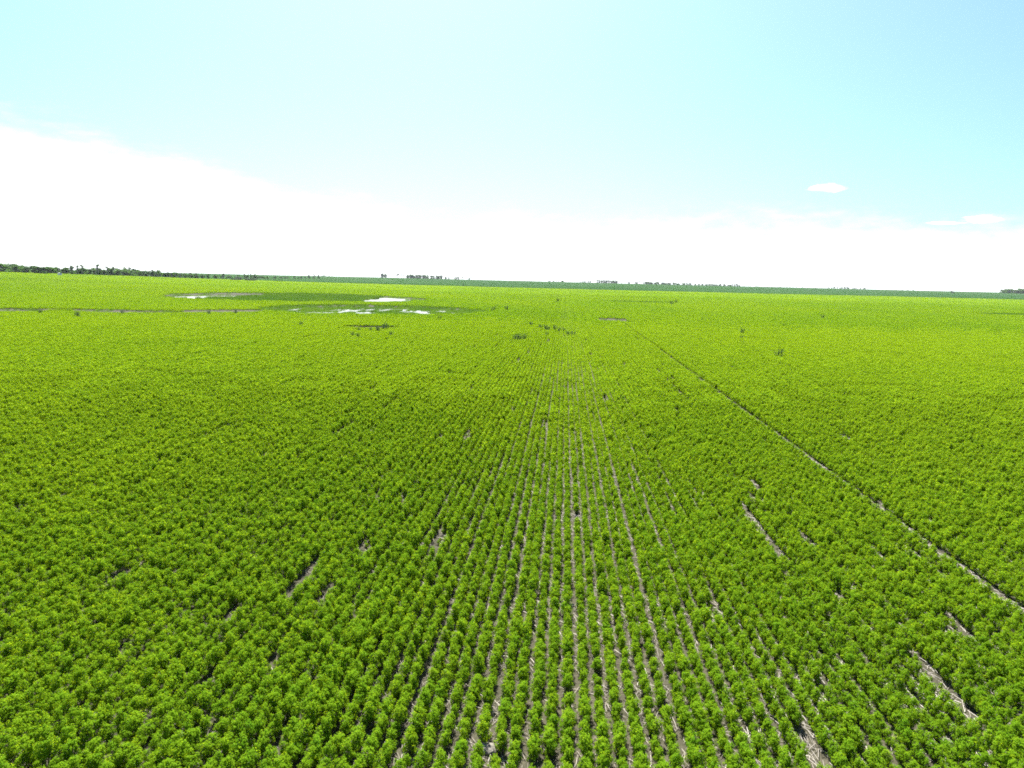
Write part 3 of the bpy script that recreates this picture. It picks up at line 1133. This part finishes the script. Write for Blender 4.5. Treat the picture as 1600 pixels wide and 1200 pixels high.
belt(606, 632, 1930, 1930, 11.5, 10.5, 4.2, 1, 'bare stemmed tree in the see-through gap of the central treeline', 'trees in the gap of the central treeline', ('tall',), wide=1.4)
belt(850, 878, 2000, 2000, 4.6, 5.4, 3.6, 1, 'tiny tree in the low clump right of the skyline middle', 'trees of the low middle clump', ('broad', 'shrub'))
belt(900, 919, 2000, 2000, 6.0, 6.4, 3.4, 1, 'tiny tree in the clump left of the square topped grove', 'trees of the clump beside the grove', ('broad',))
belt(927, 960, 1980, 1980, 9.8, 9.2, 3.0, 1, 'tree in the square topped grove right of the skyline middle', 'trees of the square topped grove', ('broad',), jit=0.12)
belt(964, 1002, 2000, 2000, 6.4, 8.8, 4.5, 1, 'thin tree in the see-through stretch right of the square topped grove', 'trees of the see-through stretch', ('tall', 'broad'))
belt(1000, 1094, 1980, 2000, 9.2, 7.0, 3.6, 1, 'tree in the long sloping treeline right of centre', 'trees of the long sloping treeline', ('broad', 'shrub'))
belt(1096, 1150, 1980, 2000, 6.6, 9.0, 3.6, 1, 'tree in the humped treeline at the end of the sloping one', 'trees of the humped treeline', ('broad', 'shrub'))
belt(1152, 1270, 2080, 2080, 3.2, 2.8, 6.0, 1, 'tiny tree in the low pale strip right of the humped treeline', 'trees of the low pale strip', ('shrub', 'broad'))
belt(1284, 1345, 2000, 2000, 6.8, 6.4, 4.2, 1, 'small tree in the faint clumps left of the round lone tree', 'trees of the faint clumps', ('broad',))
belt(1386, 1424, 2040, 2040, 3.4, 3.4, 6.0, 1, 'tiny tree on the bare skyline left of the round lone tree', 'trees on the bare skyline', ('broad', 'shrub'))
belt(1557, 1606, 1700, 1660, 10.5, 14.5, 4.4, 2, 'tree in the dark copse at the right edge of the horizon', 'trees of the right edge copse', ('broad', 'shrub'))
for xp, w, h, kd, lab in (
        (116, 650, 8.6, 'broad', 'pair-topped tree rising first right of the small white shed'),
        (124, 655, 8.4, 'tall', 'slim tree between two taller ones right of the white shed'),
        (131, 655, 9.0, 'tall', 'pointed tree rising third right of the small white shed'),
        (155, 670, 10.2, 'tall', 'tallest round headed tree above the left tree belt'),
        (170, 680, 8.6, 'tall', 'tree right of the tallest round headed one above the belt'),
        (178, 685, 8.9, 'tall', 'second tree right of the tallest round headed one'),
        (197, 740, 9.6, 'broad', 'broad topped tree in the middle of the left tree belt'),
        (204, 745, 9.2, 'tall', 'thin tree just right of the broad topped one in the belt'),
        (211, 750, 8.6, 'broad', 'rounded tree at the end of the broad topped group'),
        (240, 780, 8.2, 'tall', 'tree left of the leaning one on the falling belt'),
        (247, 785, 8.4, 'tall', 'leaning tree sticking out of the falling belt'),
        (349, 950, 8.2, 'tall', 'single thin tree above the belt left of the grey willows'),
        (382, 1050, 9.2, 'column', 'leftmost of the upright trees above the grey willows'),
        (388, 1050, 8.6, 'column', 'second upright tree above the grey willows'),
        (392, 1060, 9.8, 'column', 'third upright tree above the grey willows'),
        (398, 1060, 9.2, 'broad', 'rightmost of the upright trees above the grey willows'),
        (459, 1300, 6.8, 'column', 'small upright tree at the thin end of the left belt'),
        (482, 1350, 9.0, 'broad', 'left tree of the last clump of the left tree belt'),
        (490, 1350, 9.4, 'broad', 'middle tree of the last clump of the left tree belt'),
        (497, 1350, 8.6, 'broad', 'right tree of the last clump of the left tree belt'),
        (1478, 1480, 7.0, 'shrub', 'round dark lone tree on the skyline towards the right')):
    lone(xp, w, h, kd, lab, 1.05)
lone(372, 790, 4.4, 'willow', 'scraggly grey willow clump, left one of two in the field', 2.0, 'willow_bush', 'bush', None)
lone(365, 790, 3.4, 'willow', 'low grey willow at the left end of the two clumps', 1.6, 'willow_bush', 'bush', None)
lone(388, 790, 4.2, 'willow', 'dense grey willow clump right of the scraggly one', 1.9, 'willow_bush', 'bush', None)
lone(396, 790, 3.8, 'willow', 'low grey willow at the right end of the two clumps', 1.9, 'willow_bush', 'bush', None)
lone(721, 930, 3.9, 'column', 'small dark shrub standing upright at the far field edge', 1.6, 'shrub', 'bush', None)
lone(729, 930, 1.6, 'shrub', 'low dark shrub beside the upright one at the field edge', 1.3, 'shrub', 'bush', None)


# ------------------------------------------------------------------ small white shed in front of the left belt
def shed():
    w_ = 590.0
    u_ = (96 - 800) / 1142.0 * w_
    x, y = to_xy(u_, w_)
    o = bpy.data.objects.new('shed', None)
    col.objects.link(o)
    o.location = (x, y, float(height(x, y)) - 0.05)
    o.rotation_euler.z = R(38)
    o['label'] = 'small white shed in front of the left tree belt'; o['category'] = 'shed'
    W, D, H, T = 1.3, 1.8, 1.7, 2.4
    V = [(-W, -D, 0), (W, -D, 0), (W, D, 0), (-W, D, 0), (-W, -D, H), (W, -D, H), (W, D, H), (-W, D, H), (0, -D, T), (0, D, T)]
    F = [(0, 1, 5, 8, 4), (1, 2, 6, 5), (2, 3, 7, 9, 6), (3, 0, 4, 7)]
    link('wall', mesh_from('shed_wall', V, F, M['white_wall']), o)
    e = 0.2
    k = (T - H) / W
    rv, rf = [], []
    for sx in (-1, 1):
        b = len(rv)
        for yy in (-D - e, D + e):
            for (xx, zz) in ((0, T + 0.02), (sx * (W + e), H - k * e + 0.02), (sx * (W + e), H - k * e + 0.10), (0, T + 0.10)):
                rv.append((xx, yy, zz))
        rf += [(b, b + 1, b + 2, b + 3), (b + 4, b + 7, b + 6, b + 5)] + [(b + i, b + 4 + i, b + 4 + (i + 1) % 4, b + (i + 1) % 4) for i in range(4)]
    link('roof', mesh_from('shed_roof', rv, rf, M['white_wall']), o)
    dv = [(-0.45, -D - 0.03, 0.02), (0.45, -D - 0.03, 0.02), (0.45, -D - 0.03, 1.5), (-0.45, -D - 0.03, 1.5),
          (-0.45, -D - 0.003, 0.02), (0.45, -D - 0.003, 0.02), (0.45, -D - 0.003, 1.5), (-0.45, -D - 0.003, 1.5)]
    df = [(0, 1, 2, 3), (0, 4, 5, 1), (1, 5, 6, 2), (2, 6, 7, 3), (3, 7, 4, 0)]
    link('door', mesh_from('shed_door', dv, df, M['grey_door']), o)


shed()

# ------------------------------------------------------------------ the air
def haze(density):
    m = bpy.data.materials.new('haze')
    m.use_nodes = True
    t = m.node_tree
    for n_ in list(t.nodes):
        t.nodes.remove(n_)
    out = N(t, 'ShaderNodeOutputMaterial')
    v = N(t, 'ShaderNodeVolumePrincipled')
    v.inputs['Color'].default_value = (0.86, 0.92, 1.0, 1)
    v.inputs['Density'].default_value = density
    v.inputs['Anisotropy'].default_value = 0.2
    t.links.new(v.outputs[0], out.inputs['Volume'])
    L = 9400.0
    z0, z1 = -3.0, 30.0
    V = [(sx * L, sy * L, z) for z in (z0, z1) for sx, sy in ((-1, -1), (1, -1), (1, 1), (-1, 1))]
    F = [(3, 2, 1, 0), (4, 5, 6, 7), (0, 1, 5, 4), (1, 2, 6, 5), (2, 3, 7, 6), (3, 0, 4, 7)]
    me = mesh_from('haze', V, F)
    me.materials.append(m)
    link('haze', me, kind='stuff', label='thin pale haze over the far fields', category='haze')


haze(0.000034)
